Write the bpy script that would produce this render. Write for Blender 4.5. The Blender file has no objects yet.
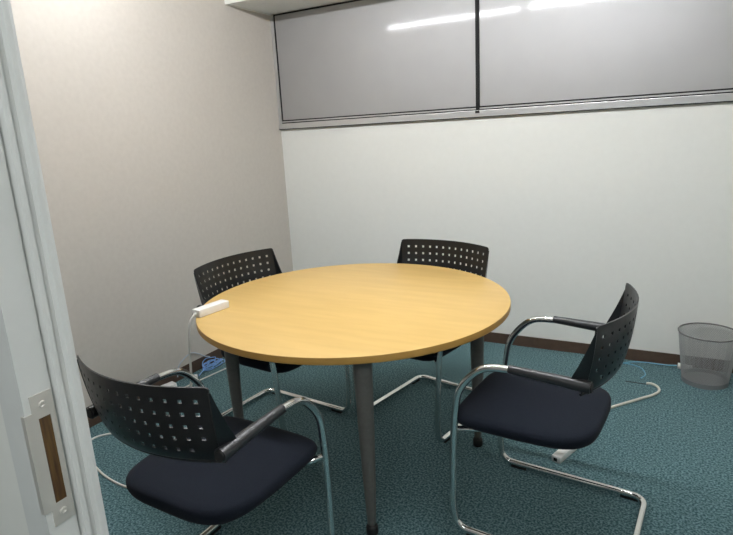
import bpy, bmesh, math, random
from mathutils import Vector, Matrix
random.seed(7)
S = bpy.context.scene
COL = S.collection
PI = math.pi

# ------------------------------------------------------------------ materials
def mat(name, col, rough=.5, metal=0., spec=.5, coat=0., sheen=0.):
    m = bpy.data.materials.new(name); m.use_nodes = True
    b = m.node_tree.nodes['Principled BSDF']
    b.inputs['Base Color'].default_value = (*col, 1)
    b.inputs['Roughness'].default_value = rough
    b.inputs['Metallic'].default_value = metal
    b.inputs['Specular IOR Level'].default_value = spec
    b.inputs['Coat Weight'].default_value = coat
    b.inputs['Sheen Weight'].default_value = sheen
    return m

def noise_mat(name, c0, c1, scale, rough=.8, bump=0., detail=4., stretch=(1, 1, 1), spec=.3, lo=.35, hi=.65, bscale=None, coat=0., sheen=0., bdist=.002):
    m = mat(name, c0, rough, 0, spec, coat, sheen)
    nt = m.node_tree; n = nt.nodes; l = nt.links
    b = n['Principled BSDF']
    tc = n.new('ShaderNodeTexCoord'); mp = n.new('ShaderNodeMapping')
    mp.inputs['Scale'].default_value = stretch
    l.new(tc.outputs['Object'], mp.inputs['Vector'])
    t = n.new('ShaderNodeTexNoise'); t.inputs['Scale'].default_value = scale; t.inputs['Detail'].default_value = detail
    l.new(mp.outputs['Vector'], t.inputs['Vector'])
    r = n.new('ShaderNodeValToRGB')
    r.color_ramp.elements[0].position = lo; r.color_ramp.elements[0].color = (*c0, 1)
    r.color_ramp.elements[1].position = hi; r.color_ramp.elements[1].color = (*c1, 1)
    l.new(t.outputs['Fac'], r.inputs['Fac']); l.new(r.outputs['Color'], b.inputs['Base Color'])
    if bump:
        t2 = t
        if bscale:
            t2 = n.new('ShaderNodeTexNoise'); t2.inputs['Scale'].default_value = bscale; t2.inputs['Detail'].default_value = 3
            l.new(mp.outputs['Vector'], t2.inputs['Vector'])
        bp = n.new('ShaderNodeBump'); bp.inputs['Strength'].default_value = bump; bp.inputs['Distance'].default_value = bdist
        l.new(t2.outputs['Fac'], bp.inputs['Height']); l.new(bp.outputs['Normal'], b.inputs['Normal'])
    return m

def emit(name, col, s):
    m = bpy.data.materials.new(name); m.use_nodes = True
    nt = m.node_tree; nt.nodes.clear()
    e = nt.nodes.new('ShaderNodeEmission'); e.inputs['Color'].default_value = (*col, 1); e.inputs['Strength'].default_value = s
    o = nt.nodes.new('ShaderNodeOutputMaterial'); nt.links.new(e.outputs[0], o.inputs['Surface'])
    return m

M_CHROME = mat('chrome', (.80, .80, .78), .10, 1.)
M_PLASTIC = noise_mat('black_plastic', (.0045, .0055, .0068), (.0065, .0078, .0092), 300, .30, .03, spec=.5, bdist=.0005)
M_PAD = noise_mat('armrest_plastic', (.018, .018, .020), (.024, .024, .026), 200, .38, .06, spec=.5, bdist=.0005)
M_FABRIC = noise_mat('navy_black_fabric', (.005, .0070, .0125), (.0085, .0118, .0195), 500, .9, .35, spec=.15, sheen=.03, bdist=.0006)
M_RUBBER = mat('black_rubber', (.008, .008, .008), .6)
M_WOOD = noise_mat('maple_laminate', (.615, .40, .134), (.67, .445, .155), 3.2, .42, 0, 6, (1.2, 9, 9), .4, .3, .7)
M_EDGE = noise_mat('maple_edge_band', (.42, .235, .055), (.47, .27, .066), 4, .45, 0, 5, (3, 3, 14), .4, .3, .7)
M_UNDER = mat('table_underside', (.35, .30, .22), .7)
M_LEG = noise_mat('grey_painted_steel', (.105, .10, .092), (.12, .115, .105), 60, .42, 0, spec=.5)
M_CARPET = noise_mat('teal_carpet', (.030, .085, .096), (.160, .265, .282), 120, .97, .7, 8, (1, 1, 1), .1, .42, .60, 190, sheen=.1, bdist=.006)
M_LWALL = noise_mat('beige_wallpaper', (.590, .545, .490), (.620, .575, .518), 40, .75, .06, 6, (1, 1, 1), .25, .3, .7, 350, bdist=.0008)
M_BWALL = noise_mat('off_white_wall', (.80, .80, .755), (.815, .815, .77), 30, .6, .06, 4, (1, 1, 1), .3, .3, .7, 300, bdist=.0006)
M_GREY = noise_mat('grey_corridor_wall', (.26, .26, .25), (.29, .29, .28), 30, .7, .05)
M_BASE = noise_mat('brown_vinyl_baseboard', (.075, .046, .031), (.092, .058, .040), 25, .45, .05, spec=.4)
M_CEIL = noise_mat('white_ceiling_board', (.82, .82, .79), (.85, .85, .82), 60, .85, .2, spec=.2, bdist=.001)
M_PANE = noise_mat('frosted_glass', (.37, .365, .36), (.38, .375, .37), 6, .48, 0, spec=.5, coat=.38)
_b = M_PANE.node_tree.nodes['Principled BSDF']; _b.inputs['Metallic'].default_value = .40; _b.inputs['Coat Roughness'].default_value = .075
M_ALU = mat('aluminium', (.62, .615, .61), .33, .75)
M_GASKET = mat('black_gasket', (.010, .010, .010), .6, 0, .2)
M_SLOT = mat('track_slot', (.022, .022, .022), .7, 0, .2)
M_JAMB = noise_mat('white_painted_frame', (.66, .67, .65), (.69, .70, .68), 15, .42, .03, spec=.45, bdist=.001)
M_STEEL = mat('brushed_steel', (.66, .63, .58), .38, .45)
M_BRASS = noise_mat('brass_recess_reflections', (.055, .022, .010), (.15, .085, .022), 30, .3, .2, 4, (6, 6, .5), .5, .3, .7, bdist=.001)  # recess darkness and streaky brown reflections of polished brass painted into the colour
M_WHITE = mat('white_plastic', (.84, .83, .81), .35)
M_CORD = mat('white_cord', (.76, .74, .69), .45)
M_CORDG = mat('grey_white_cord', (.60, .60, .57), .45)
M_IVORY = mat('ivory_cord', (.68, .66, .57), .5)
M_BLUE = mat('blue_network_cable', (.22, .40, .74), .4)
M_LBLUE = mat('light_blue_network_cable', (.17, .42, .58), .4)
M_PALE = mat('pale_blue_clear_cord', (.50, .56, .64), .35)
M_WIRE = mat('grey_wire_mesh', (.44, .44, .44), .4, .4)
M_RIM = mat('dark_grey_rim', (.16, .155, .15), .45, .3)
M_WIREB = mat('grey_painted_tin', (.30, .30, .30), .45, .5)
M_TUBE = emit('fluorescent_tube', (.965, .985, 1.02), 100)
M_TUBE2 = emit('fluorescent_tube_boosted', (.965, .985, 1.02), 184)  # emission raised above the other tube to brighten the right side
M_HALL = emit('hall_fill_light', (.97, 1.0, 1.0), 42)  # glow of the added corridor fill lamp
M_DARK = mat('dark_slit', (.01, .012, .012), .8)

# ------------------------------------------------------------------ mesh helpers
def obj(name, bm, m, parent=None, smooth=None, loc=None):
    bmesh.ops.recalc_face_normals(bm, faces=bm.faces[:])
    me = bpy.data.meshes.new(name); bm.to_mesh(me); bm.free()
    for x in (m if isinstance(m, (list, tuple)) else [m]): me.materials.append(x)
    o = bpy.data.objects.new(name, me); COL.objects.link(o)
    if parent: o.parent = parent
    if loc: o.location = loc
    if smooth:
        for p in me.polygons: p.use_smooth = True
        me.set_sharp_from_angle(angle=math.radians(smooth))
    return o

def thing(name, label, cat, loc=(0, 0, 0), rz=0, group=None):
    o = bpy.data.objects.new(name, None); COL.objects.link(o)
    o.empty_display_size = .05
    o.location = loc; o.rotation_euler = (0, 0, rz)
    return tag(o, label, cat, group)

def tag(o, label, cat, group=None):
    o['label'] = label; o['category'] = cat
    if group: o['group'] = group
    return o

def struct(name, bm, m, parent=None, smooth=None):
    o = obj(name, bm, m, parent, smooth)
    if parent is None: o['kind'] = 'structure'
    return o

def box(bm, x0, x1, y0, y1, z0, z1, mi=0, bev=0, rot=None):
    n0 = len(bm.verts)
    vs = [bm.verts.new((x, y, z)) for x in (x0, x1) for y in (y0, y1) for z in (z0, z1)]
    fs = []
    for a in ((0, 1, 3, 2), (4, 6, 7, 5), (0, 4, 5, 1), (2, 3, 7, 6), (0, 2, 6, 4), (1, 5, 7, 3)):
        f = bm.faces.new([vs[i] for i in a]); f.material_index = mi; fs.append(f)
    if bev:
        es = list({e for f in fs for e in f.edges})
        bmesh.ops.bevel(bm, geom=es, offset=bev, segments=2, affect='EDGES', profile=.6)
    return bm

def boxm(*a, **k): return box(bmesh.new(), *a, **k)

def catmull(pts, n=8, closed=False):
    P = [Vector(p) for p in pts]; out = []; N = len(P)
    rng = range(N if closed else N - 1)
    for i in rng:
        if closed: p0, p1, p2, p3 = P[i - 1], P[i], P[(i + 1) % N], P[(i + 2) % N]
        else:
            p1, p2 = P[i], P[i + 1]
            p0 = P[i - 1] if i else p1 * 2 - p2
            p3 = P[i + 2] if i + 2 < N else p2 * 2 - p1
        # centripetal-ish tangents
        d1 = max((p2 - p1).length, 1e-6); d0 = max((p1 - p0).length, 1e-6); d2 = max((p3 - p2).length, 1e-6)
        m1 = ((p1 - p0) / d0 - (p2 - p0) / (d0 + d1) + (p2 - p1) / d1) * d1
        m2 = ((p2 - p1) / d1 - (p3 - p1) / (d1 + d2) + (p3 - p2) / d2) * d1
        for k in range(n):
            t = k / n; t2 = t * t; t3 = t2 * t
            out.append(p1 * (2 * t3 - 3 * t2 + 1) + m1 * (t3 - 2 * t2 + t) + p2 * (-2 * t3 + 3 * t2) + m2 * (t3 - t2))
    if not closed: out.append(P[-1])
    return out

def fillet(pts, rad, n=7):
    P = [Vector(p) for p in pts]; out = [P[0]]
    for i in range(1, len(P) - 1):
        r = rad[i] if isinstance(rad, (list, tuple)) else rad
        if not r: out.append(P[i]); continue
        a = (P[i - 1] - P[i]); b = (P[i + 1] - P[i]); ua, ub = a.normalized(), b.normalized()
        d = min(r, a.length * .49, b.length * .49)
        s, e = P[i] + ua * d, P[i] + ub * d
        for k in range(n + 1):
            t = k / n; out.append(s * (1 - t) ** 2 + P[i] * 2 * t * (1 - t) + e * t * t)
    out.append(P[-1]); return out

def tube(bm, pts, r, seg=10, closed=False, mi=0):
    P = [Vector(p) for p in pts]; N = len(P)
    T = []
    for i in range(N):
        if closed: d = P[(i + 1) % N] - P[i - 1]
        else: d = P[min(i + 1, N - 1)] - P[max(i - 1, 0)]
        T.append(d.normalized())
    up = Vector((0, 0, 1)) if abs(T[0].z) < .9 else Vector((0, 1, 0))
    nrm = (up - T[0] * up.dot(T[0])).normalized()
    rings = []
    for i in range(N):
        if i:
            nrm = nrm - T[i] * nrm.dot(T[i])
            nrm = nrm.normalized() if nrm.length > 1e-6 else T[i].orthogonal().normalized()
        b = T[i].cross(nrm)
        rr = r[i] if isinstance(r, (list, tuple)) else r
        rings.append([bm.verts.new(P[i] + (nrm * math.cos(2 * PI * k / seg) + b * math.sin(2 * PI * k / seg)) * rr) for k in range(seg)])
    for i in range(N if closed else N - 1):
        A, B = rings[i], rings[(i + 1) % N]
        for k in range(seg):
            f = bm.faces.new((A[k], A[(k + 1) % seg], B[(k + 1) % seg], B[k])); f.material_index = mi
    if not closed:
        for R in (rings[0], rings[-1]):
            f = bm.faces.new(R); f.material_index = mi
    return bm

def tubem(*a, **k): return tube(bmesh.new(), *a, **k)

def lathe(bm, prof, seg=48, mi=None, c=(0, 0)):
    rings = []
    for (r, z) in prof:
        if r < 1e-6: rings.append([bm.verts.new((c[0], c[1], z))])
        else: rings.append([bm.verts.new((c[0] + r * math.cos(2 * PI * k / seg), c[1] + r * math.sin(2 * PI * k / seg), z)) for k in range(seg)])
    for i in range(len(rings) - 1):
        A, B = rings[i], rings[i + 1]
        for k in range(seg):
            k2 = (k + 1) % seg
            if len(A) == 1 and len(B) == 1: continue
            if len(A) == 1: f = bm.faces.new((A[0], B[k], B[k2]))
            elif len(B) == 1: f = bm.faces.new((A[k], A[k2], B[0]))
            else: f = bm.faces.new((A[k], A[k2], B[k2], B[k]))
            if mi: f.material_index = mi[i]
    return bm

def prism(bm, poly, z0, z1, mi=0):
    a = [bm.verts.new((x, y, z0)) for x, y in poly]; b = [bm.verts.new((x, y, z1)) for x, y in poly]
    n = len(poly)
    for i in range(n):
        f = bm.faces.new((a[i], a[(i + 1) % n], b[(i + 1) % n], b[i])); f.material_index = mi
    f = bm.faces.new(a[::-1]); f.material_index = mi
    f = bm.faces.new(b); f.material_index = mi
    return bm

# ------------------------------------------------------------------ the room
XL, XR, YB, YF = -2.57, .95, 3.488, .435
ZC, ZS, YS = 2.395, 2.245, 3.02            # ceiling, soffit underside, soffit front
fl = struct('floor', boxm(XL - .1, XR + .1, -1.9, YB + .1, -.05, 0), M_CARPET)
struct('wall_left', boxm(XL - .1, XL, YF, YB + .1, 0, ZC), M_LWALL)
struct('wall_back', boxm(XL, XR + .1, YB, YB + .1, 0, ZC), M_BWALL)
struct('wall_right', boxm(XR, XR + .1, YF, YB, 0, ZC), M_BWALL)
struct('ceiling', boxm(XL - .1, XR + .1, -1.9, YB + .1, ZC, ZC + .08), M_CEIL)
# dropped boxing along the back wall, with a thin pale edge bead
bm = boxm(XL, XR, YS, YB, ZS, ZC)
so = struct('ceiling_soffit', bm, M_CEIL)
bm = bmesh.new(); box(bm, XL, XR, YS - .012, YS, ZS - .006, ZS + .03); box(bm, XL, XL + .008, YS, YB, ZS - .006, ZS - .0005)
obj('edge_bead', bm, M_BWALL, so)
# front partition with the doorway the picture is taken through
JX0, JX1 = -.765, .27
bm = bmesh.new()
for y0, y1, mi in ((.385, .41, 0), (.41, YF, 1)):      # pale corridor side, grey room side
    box(bm, XL - .1, JX0, y0, y1, 0, ZC, mi)
    box(bm, JX1, XR + .1, y0, y1, 0, ZC, mi)
    box(bm, JX0, JX1, y0, y1, 2.13, ZC, mi)
struct('wall_front', bm, [M_BWALL, M_GREY])
# corridor behind the camera
struct('wall_corridor', boxm(XL - .1, XR + .1, -1.9, -1.8, 0, ZC), M_GREY)
# baseboards
struct('baseboard_left', boxm(XL, XL + .006, YF, YB, 0, .0715, bev=.0015), M_BASE)
struct('baseboard_back', boxm(XL + .006, XR, YB - .006, YB, 0, .0705, bev=.0015), M_BASE)
struct('baseboard_right', boxm(XR - .006, XR, YF, YB - .006, 0, .0705, bev=.0015), M_BASE)

# high strip of frosted panes along the back wall
XM = -1.073
def window(name, x0, x1):
    z0, z1 = 1.523, ZS - .012
    w = struct(name, boxm(x0 + .008, x1 - .008, YB - .008, YB, z0, z1), M_PANE)
    bm = bmesh.new()
    box(bm, x0, x1, YB - .011, YB, z0 - .008, z0)
    box(bm, x0, x1, YB - .012, YB, z1, z1 + .010)
    box(bm, x0, x0 + .007, YB - .011, YB, z0, z1)
    box(bm, x1 - .007, x1, YB - .011, YB, z0, z1)
    obj('gasket', bm, M_GASKET, w)
    return w
window('window_1', XL + .026, XM - .004)
window('window_2', XM + .004, XR - .02)
bm = bmesh.new()
box(bm, XL, XR, YB - .022, YB, 1.4605, 1.4990, bev=.002)          # sill rail
box(bm, XL + .022, XR, YB - .010, YB, 1.5065, 1.5155)             # upper rail between the slots
box(bm, XL, XL + .024, YB - .016, YB, 1.4605, ZS - .001, bev=.002)  # side stile
t1 = struct('trim_1', bm, M_ALU)
obj('track_slot', boxm(XL + .024, XR, YB - .010, YB, 1.4985, 1.5067), M_SLOT, t1)
obj('shadow_gap', boxm(XL, XR, YB - .021, YB, 1.4560, 1.4606), M_SLOT, t1)
bm = boxm(XM - .0105, XM + .0105, YB - .020, YB, 1.493, ZS - .001, bev=.002)
box(bm, XM - .014, XM + .014, YB - .024, YB, 1.483, 1.498, bev=.002)
box(bm, XM - .05, XM + .06, YB - .014, YB, 1.5165, 1.5215)
struct('trim_2', bm, M_GASKET)

# door frame on the left of the doorway (and its plain twin on the right)
def frame_profile(x, s):
    pts = [(0, .360), (0, .399), (-.006, .4005), (-.006, .404), (.005, .4055), (.006, .4085), (.006, .413), (.002, .4145), (.002, .4225), (.009, .424), (.010, .426), (.010, .431), (.008, .436), (-.065, .436),
           (-.065, .367), (-.041, .367), (-.0385, .361)]
    return [(x + s * a, b) for a, b in pts]
XJ = -.70
bm = bmesh.new(); prism(bm, frame_profile(XJ, 1), 0, 2.13)
d1 = struct('door_1', bm, M_JAMB)
bm = bmesh.new(); prism(bm, frame_profile(.205, -1), 0, 2.13); box(bm, -.702, .207, .36, .436, 2.09, 2.13)
obj('frame_head', bm, M_JAMB, d1)
# strike plate let into the jamb: plate with lip, recess and two screws
def yz_plate(poly, x0, x1):
    bm = bmesh.new()
    a = [bm.verts.new((x0, y, z)) for y, z in poly]; b = [bm.verts.new((x1, y, z)) for y, z in poly]; n = len(poly)
    for i in range(n): bm.faces.new((a[i], a[(i + 1) % n], b[(i + 1) % n], b[i]))
    bm.faces.new(a); bm.faces.new(b[::-1]); return bm
zt, zb = 1.101, .912
hy0, hy1, hz0, hz1 = .3755, .3915, .944, 1.068      # the opening
bm = bmesh.new()
X0, X1 = XJ - .001, XJ + .0014
box(bm, X0, X1, .3690, .3985, hz1, zt)
box(bm, X0, X1, .3690, .3985, zb, hz0)
box(bm, X0, X1, hy1, .3985, hz0, hz1)
box(bm, X0, X1, .3600, .3690, .937, 1.078)
box(bm, X0, X1, .3690, hy0, hz0, hz1)
box(bm, XJ - .006, X1, .3582, .3602, .937, 1.078)
sp = obj('strike_plate', bm, M_STEEL, d1)
obj('strike_recess', boxm(X0, XJ + .0006, hy0, hy1, hz0, hz1), M_BRASS, sp)
for z in (1.0855, .9285):
    bm = bmesh.new(); lathe(bm, [(0, .0012), (.0018, .0012), (.0026, .0022), (.0042, .0022), (.0050, .0005), (.0050, -.001)], 16)
    bmesh.ops.rotate(bm, verts=bm.verts[:], cent=(0, 0, 0), matrix=Matrix.Rotation(PI / 2, 3, 'Y'))
    bmesh.ops.translate(bm, verts=bm.verts[:], vec=(XJ + .001, .3835, z))
    sc = obj('screw', bm, M_STEEL, sp, 40)

# ------------------------------------------------------------------ lamps
def batten(x0, x1, y, label, mtube=M_TUBE):
    t = thing('ceiling_light', label, 'light', ((x0 + x1) / 2, y, ZC), 0, 'fluorescent battens on the ceiling')
    L = (x1 - x0) / 2
    obj('housing', boxm(-L, L, -.022, .022, -.030, 0, bev=.004), M_WHITE, t)
    bm = bmesh.new()
    tube(bm, [(-L + .02, 0, -.052), (L - .02, 0, -.052)], .0128, 14)
    obj('tube', bm, mtube, t, 40)
    for s in (-1, 1): obj('socket', boxm(s * (L - .022) - .008, s * (L - .022) + .008, -.018, .018, -.070, -.029, bev=.003), M_WHITE, t)
    return t
batten(-2.455, -1.185, 1.84, 'white fluorescent batten on the ceiling nearest the beige left wall')
batten(-1.155, .115, 1.84, 'white fluorescent batten on the ceiling farther from the beige left wall', M_TUBE2)
t = thing('corridor_fill_light', 'added flat white fill lamp on the unseen corridor ceiling outside the doorway', 'light', (.2, -.65, ZC))  # unseen lamp added to light the door jamb and the room's right side
obj('housing', boxm(-.62, .62, -.11, .11, -.04, 0, bev=.004), M_WHITE, t)
obj('diffuser', boxm(-.6, .6, -.09, .09, -.046, -.0395), M_HALL, t)

# ------------------------------------------------------------------ round table
TX, TY, TR, TZ = -1.1657, 1.9957, .65, .72
tb = thing('round_table', 'round maple-topped meeting table on tapered dark grey legs', 'table', (TX, TY, 0))
bm = bmesh.new()
lathe(bm, [(0, TZ), (TR - .004, TZ), (TR - .001, TZ - .0012), (TR, TZ - .004), (TR, TZ - .024), (TR - .003, TZ - .027), (0, TZ - .027)], 128, [0, 0, 1, 1, 1, 2])
obj('tabletop', bm, [M_WOOD, M_EDGE, M_UNDER], tb, 30)
LEGS = [(-.8705, 1.522), (-.700, 2.233), (-1.418, 2.474), (-1.638, 1.7245)]
rel = [(x - TX, y - TY) for x, y in LEGS]
for (x, y) in rel:
    lg = obj('leg', lathe(bmesh.new(), [(0, .6935), (.0325, .6935), (.0315, .60), (.0280, .42), (.0225, .22), (.0155, .045), (.0130, .040), (0, .040)], 28), M_LEG, tb, 40, (x, y, 0))
    bm = lathe(bmesh.new(), [(0, .0), (.019, .0), (.0215, .004), (.0215, .030), (.018, .036), (.010, .040), (.010, .046), (0, .046)], 24)
    obj('foot', bm, M_RUBBER, lg, 40)

# ------------------------------------------------------------------ cantilever armchair (local x = forward, y = left)
ZBASE, RT = .019, .0124
def hw(z): return .2390 + (.2580 - .2390) * max(0, min(1, z / .66))
SIDE = [(-.44, .655), (-.32, .661), (-.197, .666), (-.112, .652), (-.060, .606), (-.026, .550), (-.013, .480), (-.002, .35), (.004, .2), (.004, .085), (-.006, .042), (-.028, .023), (-.065, ZBASE)]
def make_chair(label):
    t = thing('armchair', label, 'chair', (0, 0, 0), 0, 'cantilever armchairs around the round table')
    # bent tube frame: arm, leg, floor runner, rear cross tube
    left = [Vector((f, hw(z), z)) for f, z in SIDE]
    run = fillet([(-.065, .239, ZBASE), (-.556, .239, ZBASE), (-.556, -.239, ZBASE), (-.065, -.239, ZBASE)], .055, 8)
    lc = catmull(left, 6)
    path = lc[:-1] + run + [Vector((p.x, -p.y, p.z)) for p in lc[::-1]][1:]
    obj('frame', tubem(path, RT, 12), M_CHROME, t, 60)
    # cross tube carrying the seat from the two front legs
    bm = bmesh.new()
    for s in (-1, 1): tube(bm, fillet([(-.008, s * .247, .410), (-.03, s * .215, .398), (-.12, s * .16, .393), (-.36, s * .15, .393)], .03, 5), .0100, 12)
    tube(bm, [(-.14, -.165, .393), (-.14, .165, .393)], .009, 10)
    obj('seat_support', bm, M_CHROME, t, 60)
    for f, s in ((-.075, 1), (-.075, -1), (-.50, 1), (-.50, -1)):
        bm = bmesh.new(); box(bm, f - .032, f + .032, s * .239 - .011, s * .239 + .011, 0, .017, bev=.004)
        obj('glide', bm, M_RUBBER, t)
    for s in (-1, 1):
        pts = catmull([(f, s * hw(z), z + .002) for f, z in SIDE[:3]], 6)
        n = len(pts); rr = [.0195 - .0060 * k / (n - 1) for k in range(n)]
        a = obj('armrest', tubem(pts, rr, 16), M_PAD, t, 50)
        e = pts[0]
        obj('end_cap', tubem([e + Vector((-.004, 0, 0)), e + Vector((.002, 0, 0))], [.0145, .0175], 16), M_RUBBER, a, 50)
    # cushion: rounded-rectangle rings, front edge turned down
    bm = bmesh.new()
    N = 56; fc, hf, hl = -.207, .236, .237
    def ring(k, z, crown):
        out = []
        for i in range(N):
            a = 2 * PI * i / N; c, s_ = math.cos(a), math.sin(a)
            e = 2 / 6.5 if c > 0 else 2 / 4.0
            x = math.copysign(abs(c) ** e, c); y = math.copysign(abs(s_) ** e, s_)
            y *= 1 - .035 * max(0, -x)
            X = fc + hf * k * x; Y = hl * k * y
            zz = z
            if crown: zz += .006 * (1 - (k * y) ** 2) - .010 * max(0, k * x) ** 3 + .004 * max(0, -k * x) ** 2
            out.append(bm.verts.new((X, Y, zz)))
        return out
    prof = [(.88, .405, 0), (.945, .407, 0), (.982, .415, 0), (1, .427, 0), (.998, .436, 1), (.985, .4435, 1), (.955, .449, 1), (.88, .452, 1), (.7, .4535, 1), (.45, .4535, 1), (.2, .4535, 1)]
    R = [ring(*p) for p in prof]
    for i in range(len(R) - 1):
        for k in range(N): bm.faces.new((R[i][k], R[i][(k + 1) % N], R[i + 1][(k + 1) % N], R[i + 1][k]))
    bm.faces.new(R[0][::-1]); bm.faces.new(R[-1])
    obj('seat', bm, M_FABRIC, t, 60)
    # perforated shell back: 13 x 5 square holes, wings swept forward, side flanges
    zt_, zb_, WT, WB = .842, .622, .2575, .2450
    ft, fb, st, sb = -.4485, -.4150, .068, .066
    H = .0054; pitch = .0374
    us = [-WT, -WT + .003, -WT + .008]
    for i in range(13): us += [(i - 6) * pitch - H, (i - 6) * pitch + H]
    us += [WT - .008, WT - .003, WT]
    hz = H / (zt_ - zb_)
    rows = [.175 + .1625 * k for k in range(5)]
    vs = [0, .018, .05]
    for r_ in rows: vs += [r_ - hz, r_ + hz]
    vs += [.95, .985, 1]
    def P(l, v, off=0.):                 # v: 0 top .. 1 bottom
        u = l / WT
        w = WT + (WB - WT) * v
        f = ft + (fb - ft) * v; s = st + (sb - st) * v
        z = zt_ + (zb_ - zt_) * v
        f -= .006 * math.sin(PI * v)      # slight dish
        x = f + s * (u * u - 1)
        rc = .013
        if v < .06 and abs(l) > WT - rc:
            q = abs(l) - (WT - rc); z -= (rc - math.sqrt(max(0, rc * rc - q * q))) * (1 - v / .06) * .85
        if v > .9: x += .010 * ((v - .9) / .1) ** 2 * (1 - u * u * .6)
        return Vector((x, w * u, z))
    bm = bmesh.new()
    G = [[bm.verts.new(P(l, v)) for l in us] for v in vs]
    for j in range(len(vs) - 1):
        for i in range(len(us) - 1):
            ci, rj = i - 3, j - 3
            hole = ci >= 0 and ci % 2 == 0 and ci < 26 and rj >= 0 and rj % 2 == 0 and rj < 10
            if hole and rj == 8 and ci in (0, 24): hole = False
            if not hole: bm.faces.new((G[j][i], G[j][i + 1], G[j + 1][i + 1], G[j + 1][i]))
    bmesh.ops.recalc_face_normals(bm, faces=bm.faces[:])
    bmesh.ops.solidify(bm, geom=bm.faces[:], thickness=.0045)
    # rolled rim along the lower edge
    tube(bm, [P(WT * (k / 12 - 1), 1) + Vector((.002, 0, 0)) for k in range(25)], .0048, 8)
    sh = obj('backrest', bm, M_PLASTIC, t, 35)
    for s in (-1, 1):
        bm = bmesh.new(); A = []; B = []
        for k in range(11):
            v = .07 + .80 * k / 10
            p = P(s * WT, v); d = .001 + .042 * min(1, (v - .07) / .67)
            if v > .8: d -= .012 * (v - .8) / .1
            A.append(p + Vector((-.002, 0, 0))); B.append(p + Vector((d, s * .018 * v, 0)))
        th = Vector((0, s * .0022, 0))
        va = [[bm.verts.new(x) for x in (a - th, a + th, b + th, b - th)] for a, b in zip(A, B)]
        for i in range(10):
            for k in range(4): bm.faces.new((va[i][k], va[i][(k + 1) % 4], va[i + 1][(k + 1) % 4], va[i + 1][k]))
        bm.faces.new(va[0]); bm.faces.new(va[-1])
        obj('side_flange', bm, M_PLASTIC, sh, 35)
    return t

def dup(root, label):
    r = root.copy(); COL.objects.link(r); r['label'] = label
    for ch in list(root.children):
        c = ch.copy(); COL.objects.link(c); c.parent = r
        for g in list(ch.children):
            d = g.copy(); COL.objects.link(d); d.parent = c
    return r

CH = [(-1.1683, 1.3485, 1.5288, 'black armchair seen from behind nearest the white door frame'),
      (-1.4120, 2.0150, -.1080, 'black armchair pushed under the table on the beige wall side behind the white power strip'),
      (-1.0917, 2.1965, -1.7772, 'black armchair tucked under the table in front of the off-white back wall'),
      (-.5844, 1.8979, 3.0591, 'black armchair on the wastebasket side facing left with its seat clear of the table')]
ch0 = make_chair(CH[0][3])
for i, (x, y, th, lab) in enumerate(CH):
    o = ch0 if i == 0 else dup(ch0, lab)
    o.location = (x, y, 0); o.rotation_euler = (0, 0, th)

# ------------------------------------------------------------------ wire wastebasket
bx, by = .224, 3.318
HB, RB, RTOP = .281, .110, .142
wb = thing('wastebasket', 'grey wire-mesh wastebasket standing by the back wall', 'wastebasket', (bx, by, 0))
bm = bmesh.new()
NW = 104
for s in (-1, 1):
    for k in range(NW):
        a0 = 2 * PI * k / NW; pts = []
        for j in range(9):
            f = j / 8; a = a0 + s * f * 1.1; r = RB + (RTOP - RB) * f
            pts.append((r * math.cos(a), r * math.sin(a), .008 + (HB - .008) * f))
        tube(bm, pts, .00075, 4)
obj('mesh_side', bm, M_WIRE, wb)
obj('base', lathe(bmesh.new(), [(0, .006), (RB - .004, .006), (RB - .002, .026), (RB + .003, .026), (RB + .001, 0), (0, 0)], 64), M_WIREB, wb, 30)
tr = bmesh.new(); tube(tr, [(RTOP * math.cos(2 * PI * k / 64), RTOP * math.sin(2 * PI * k / 64), HB) for k in range(64)], .0042, 8, True)
obj('rim', tr, M_RIM, wb, 60)

# ------------------------------------------------------------------ cords and electrical bits
def cord(name, pts, r, m, label, cat, n=8, closed=False, group=None):
    o = obj(name, tubem(catmull(pts, n, closed), r, 8, closed), m, None, 60)
    return tag(o, label, cat, group)
# power strip on the table edge
ps = thing('power_strip', 'short white power strip on the round table edge with its cord hanging down', 'power strip', (-1.638, 1.638, TZ), math.radians(83))
obj('body', boxm(-.078, .078, -.024, .024, 0, .032, bev=.006), M_WHITE, ps, 40)
obj('cord_collar', tubem([(-.090, 0, .014), (-.078, 0, .014)], [.007, .0085], 12), M_CORDG, ps, 50)
pc = obj('cord', tubem(catmull([(-1.647, 1.562, TZ + .014), (-1.646, 1.552, TZ + .014), (-1.648, 1.540, TZ + .006), (-1.652, 1.530, TZ - .012), (-1.655, 1.524, TZ - .04), (-1.657, 1.520, .655), (-1.661, 1.516, .59), (-1.664, 1.512, .50), (-1.675, 1.505, .40), (-1.70, 1.495, .25),
    (-1.74, 1.46, .09), (-1.80, 1.40, .012), (-1.87, 1.355, .005), (-1.946, 1.341, .005), (-2.08, 1.352, .005), (-2.218, 1.39, .005), (-2.34, 1.435, .005), (-2.433, 1.50, .005), (-2.443, 1.56, .005), (-2.396, 1.625, .005),
    (-2.33, 1.70, .005), (-2.36, 1.82, .005), (-2.45, 1.93, .005), (-2.52, 2.00, .008), (-2.540, 2.062, .016)], 8), .0048, 8), M_CORD, None, 60)
pc.parent = ps; pc.matrix_parent_inverse = (Matrix.Translation(ps.location) @ Matrix.Rotation(ps.rotation_euler.z, 4, 'Z')).inverted()

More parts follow.
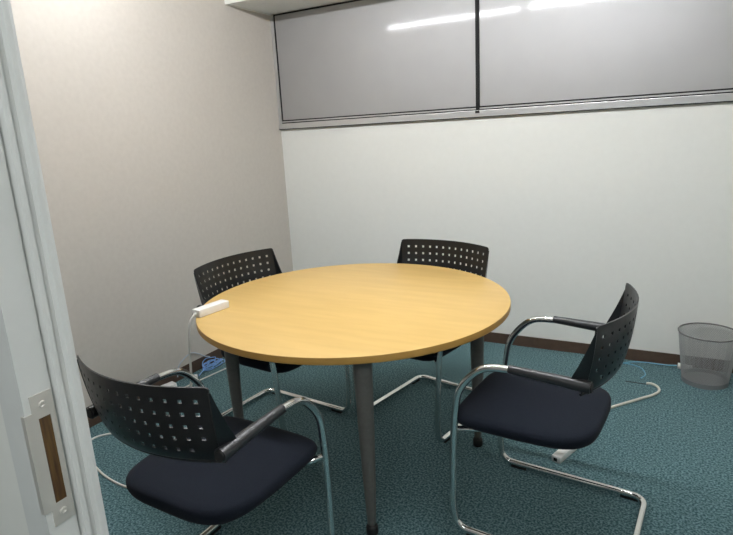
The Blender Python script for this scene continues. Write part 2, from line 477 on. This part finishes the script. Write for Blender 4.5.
def plug(name, loc, rz, sx, sy, sz, label):
    t = thing(name, label, 'plug', loc, rz)
    obj('body', boxm(-sx, sx, -sy, sy, 0, sz, bev=.005), M_WHITE, t, 40)
    obj('strain_relief', tubem([(-sx - .016, 0, sz * .5), (-sx + .002, 0, sz * .5)], [.004, .007], 10), M_CORDG, t, 50)
    return t
plug('power_adapter', (-2.527, 2.115, 0), math.radians(77), .040, .026, .032, 'white power adapter block lying on the carpet against the beige wall')
plug('cable_connector', (-2.488, 2.288, 0), math.radians(40), .014, .012, .024, 'small white connector block beside the blue coiled cable')
cord('network_cable', [(-2.452, 2.10, .004), (-2.447, 2.20, .004), (-2.438, 2.28, .004), (-2.424, 2.37, .004), (-2.410, 2.456, .004), (-2.392, 2.57, .004), (-2.36, 2.75, .004)], .0042, M_CORD,
     'straight white cable lying on the carpet along the beige wall', 'cord')
# blue coil slumped against the baseboard
pts = []
for k in range(6 * 12):
    a = 2 * PI * k / 12; w = k // 12
    ra = .066 + .018 * math.sin(w * 2.1 + .6) + .006 * math.sin(3 * a); rb = .040 + .010 * math.cos(w * 1.7)
    cxx = -2.516 + .012 * math.sin(w * 1.3); cyy = 2.465 + .03 * math.sin(w * 2.3)
    yy = rb * math.sin(a); 
    zz = .008 + .0042 * w * .9 + max(0, -yy) * (.30 + .22 * math.sin(w * 1.9)) + .003 * math.sin(5 * a + w)
    pts.append((cxx + yy * .75, cyy + ra * math.cos(a) , zz))
pts = [(-2.478, 2.312, .012), (-2.492, 2.35, .018)] + pts
cord('network_cable', pts, .0030, M_BLUE, 'blue network cable in a loose coil on the carpet by the beige wall', 'cable', 3)
cord('network_cable', [(-2.556, 2.215, .03), (-2.558, 2.232, .085), (-2.560, 2.285, .120), (-2.560, 2.345, .134), (-2.560, 2.405, .108), (-2.556, 2.450, .075), (-2.552, 2.49, .056)], .0034, M_PALE,
     'pale bluish cord arching up against the beige wall above the baseboard', 'cord')
# right-hand cables near the wastebasket
cord('network_cable', [(-.30, 3.20, .003), (-.262, 3.27, .003), (-.228, 3.355, .003), (-.195, 3.405, .003), (-.130, 3.455, .003), (-.060, 3.468, .004), (.005, 3.462, .006), (.06, 3.452, .012), (.092, 3.448, .018)], .0032, M_LBLUE,
     'light blue network cable running along the back baseboard to the white connector', 'cable')
cord('network_cable', [(-.232, 3.335, .0095), (-.19, 3.395, .0095), (-.135, 3.405, .004), (-.092, 3.380, .003), (-.068, 3.325, .003), (-.062, 3.285, .003), (-.083, 3.230, .002)], .0030, M_LBLUE,
     'light blue network cable curling down to the slit in the carpet', 'cable')
t = thing('cable_coupler', 'white cylindrical cable connector lying behind the wastebasket', 'connector', (.128, 3.446, .0), 0)
bm = bmesh.new(); tube(bm, [(-.032, 0, .018), (-.012, 0, .018)], .017, 16); obj('body', bm, M_WHITE, t, 50)
obj('sleeve', tubem([(-.012, 0, .017), (.040, 0, .016)], [.0145, .0135], 16), M_WHITE, t, 50)
cord('cable_conduit', [(-.052, 3.168, .004), (-.040, 3.170, .006), (-.012, 3.158, .007), (.007, 3.125, .007), (.010, 3.085, .007), (-.012, 3.035, .007), (-.065, 2.970, .007), (-.135, 2.885, .007), (-.205, 2.795, .007), (-.26, 2.68, .007), (-.283, 2.55, .010), (-.285, 2.475, .014)], .0068, M_IVORY,
     'ivory cable cover curving over the carpet from the slit towards the table', 'cord')
obj('carpet_slit', boxm(-.155, -.045, 3.163, 3.171, 0, .0012), M_DARK, fl)
t = thing('power_strip', 'white power strip on the carpet under the seat of the chair nearest the wastebasket', 'power strip', (-.320, 2.345, 0), math.radians(72))
obj('body', boxm(-.125, .125, -.020, .020, 0, .030, bev=.004), M_WHITE, t, 40)
obj('end_slot', boxm(-.1262, -.1248, -.006, .010, .007, .022), M_DARK, t)

# ------------------------------------------------------------------ camera, world, colour
f_px = 563.615
yaw, pitch, roll, h = -.5019, .2347, .0548, 1.4038
fwd = Vector((math.sin(yaw) * math.cos(pitch), math.cos(yaw) * math.cos(pitch), -math.sin(pitch)))
r0 = Vector((math.cos(yaw), -math.sin(yaw), 0)); d0 = fwd.cross(r0)
c, s = math.cos(roll), math.sin(roll)
rt = c * r0 + s * d0; dn = -s * r0 + c * d0
cam = bpy.data.cameras.new('camera'); co = bpy.data.objects.new('camera', cam); COL.objects.link(co)
cam.sensor_fit = 'HORIZONTAL'; cam.sensor_width = 36; cam.lens = f_px / 733 * 36; cam.clip_start = .02
m3 = Matrix((rt, -dn, -fwd)).transposed()
co.matrix_world = Matrix.Translation((0, 0, h)) @ m3.to_4x4()
S.camera = co
w = bpy.data.worlds.new('world'); S.world = w; w.use_nodes = True
w.node_tree.nodes['Background'].inputs['Color'].default_value = (.55, .57, .56, 1)
w.node_tree.nodes['Background'].inputs['Strength'].default_value = .25
S.view_settings.view_transform = 'Standard'; S.view_settings.look = 'None'
S.view_settings.exposure = .15; S.view_settings.gamma = 1
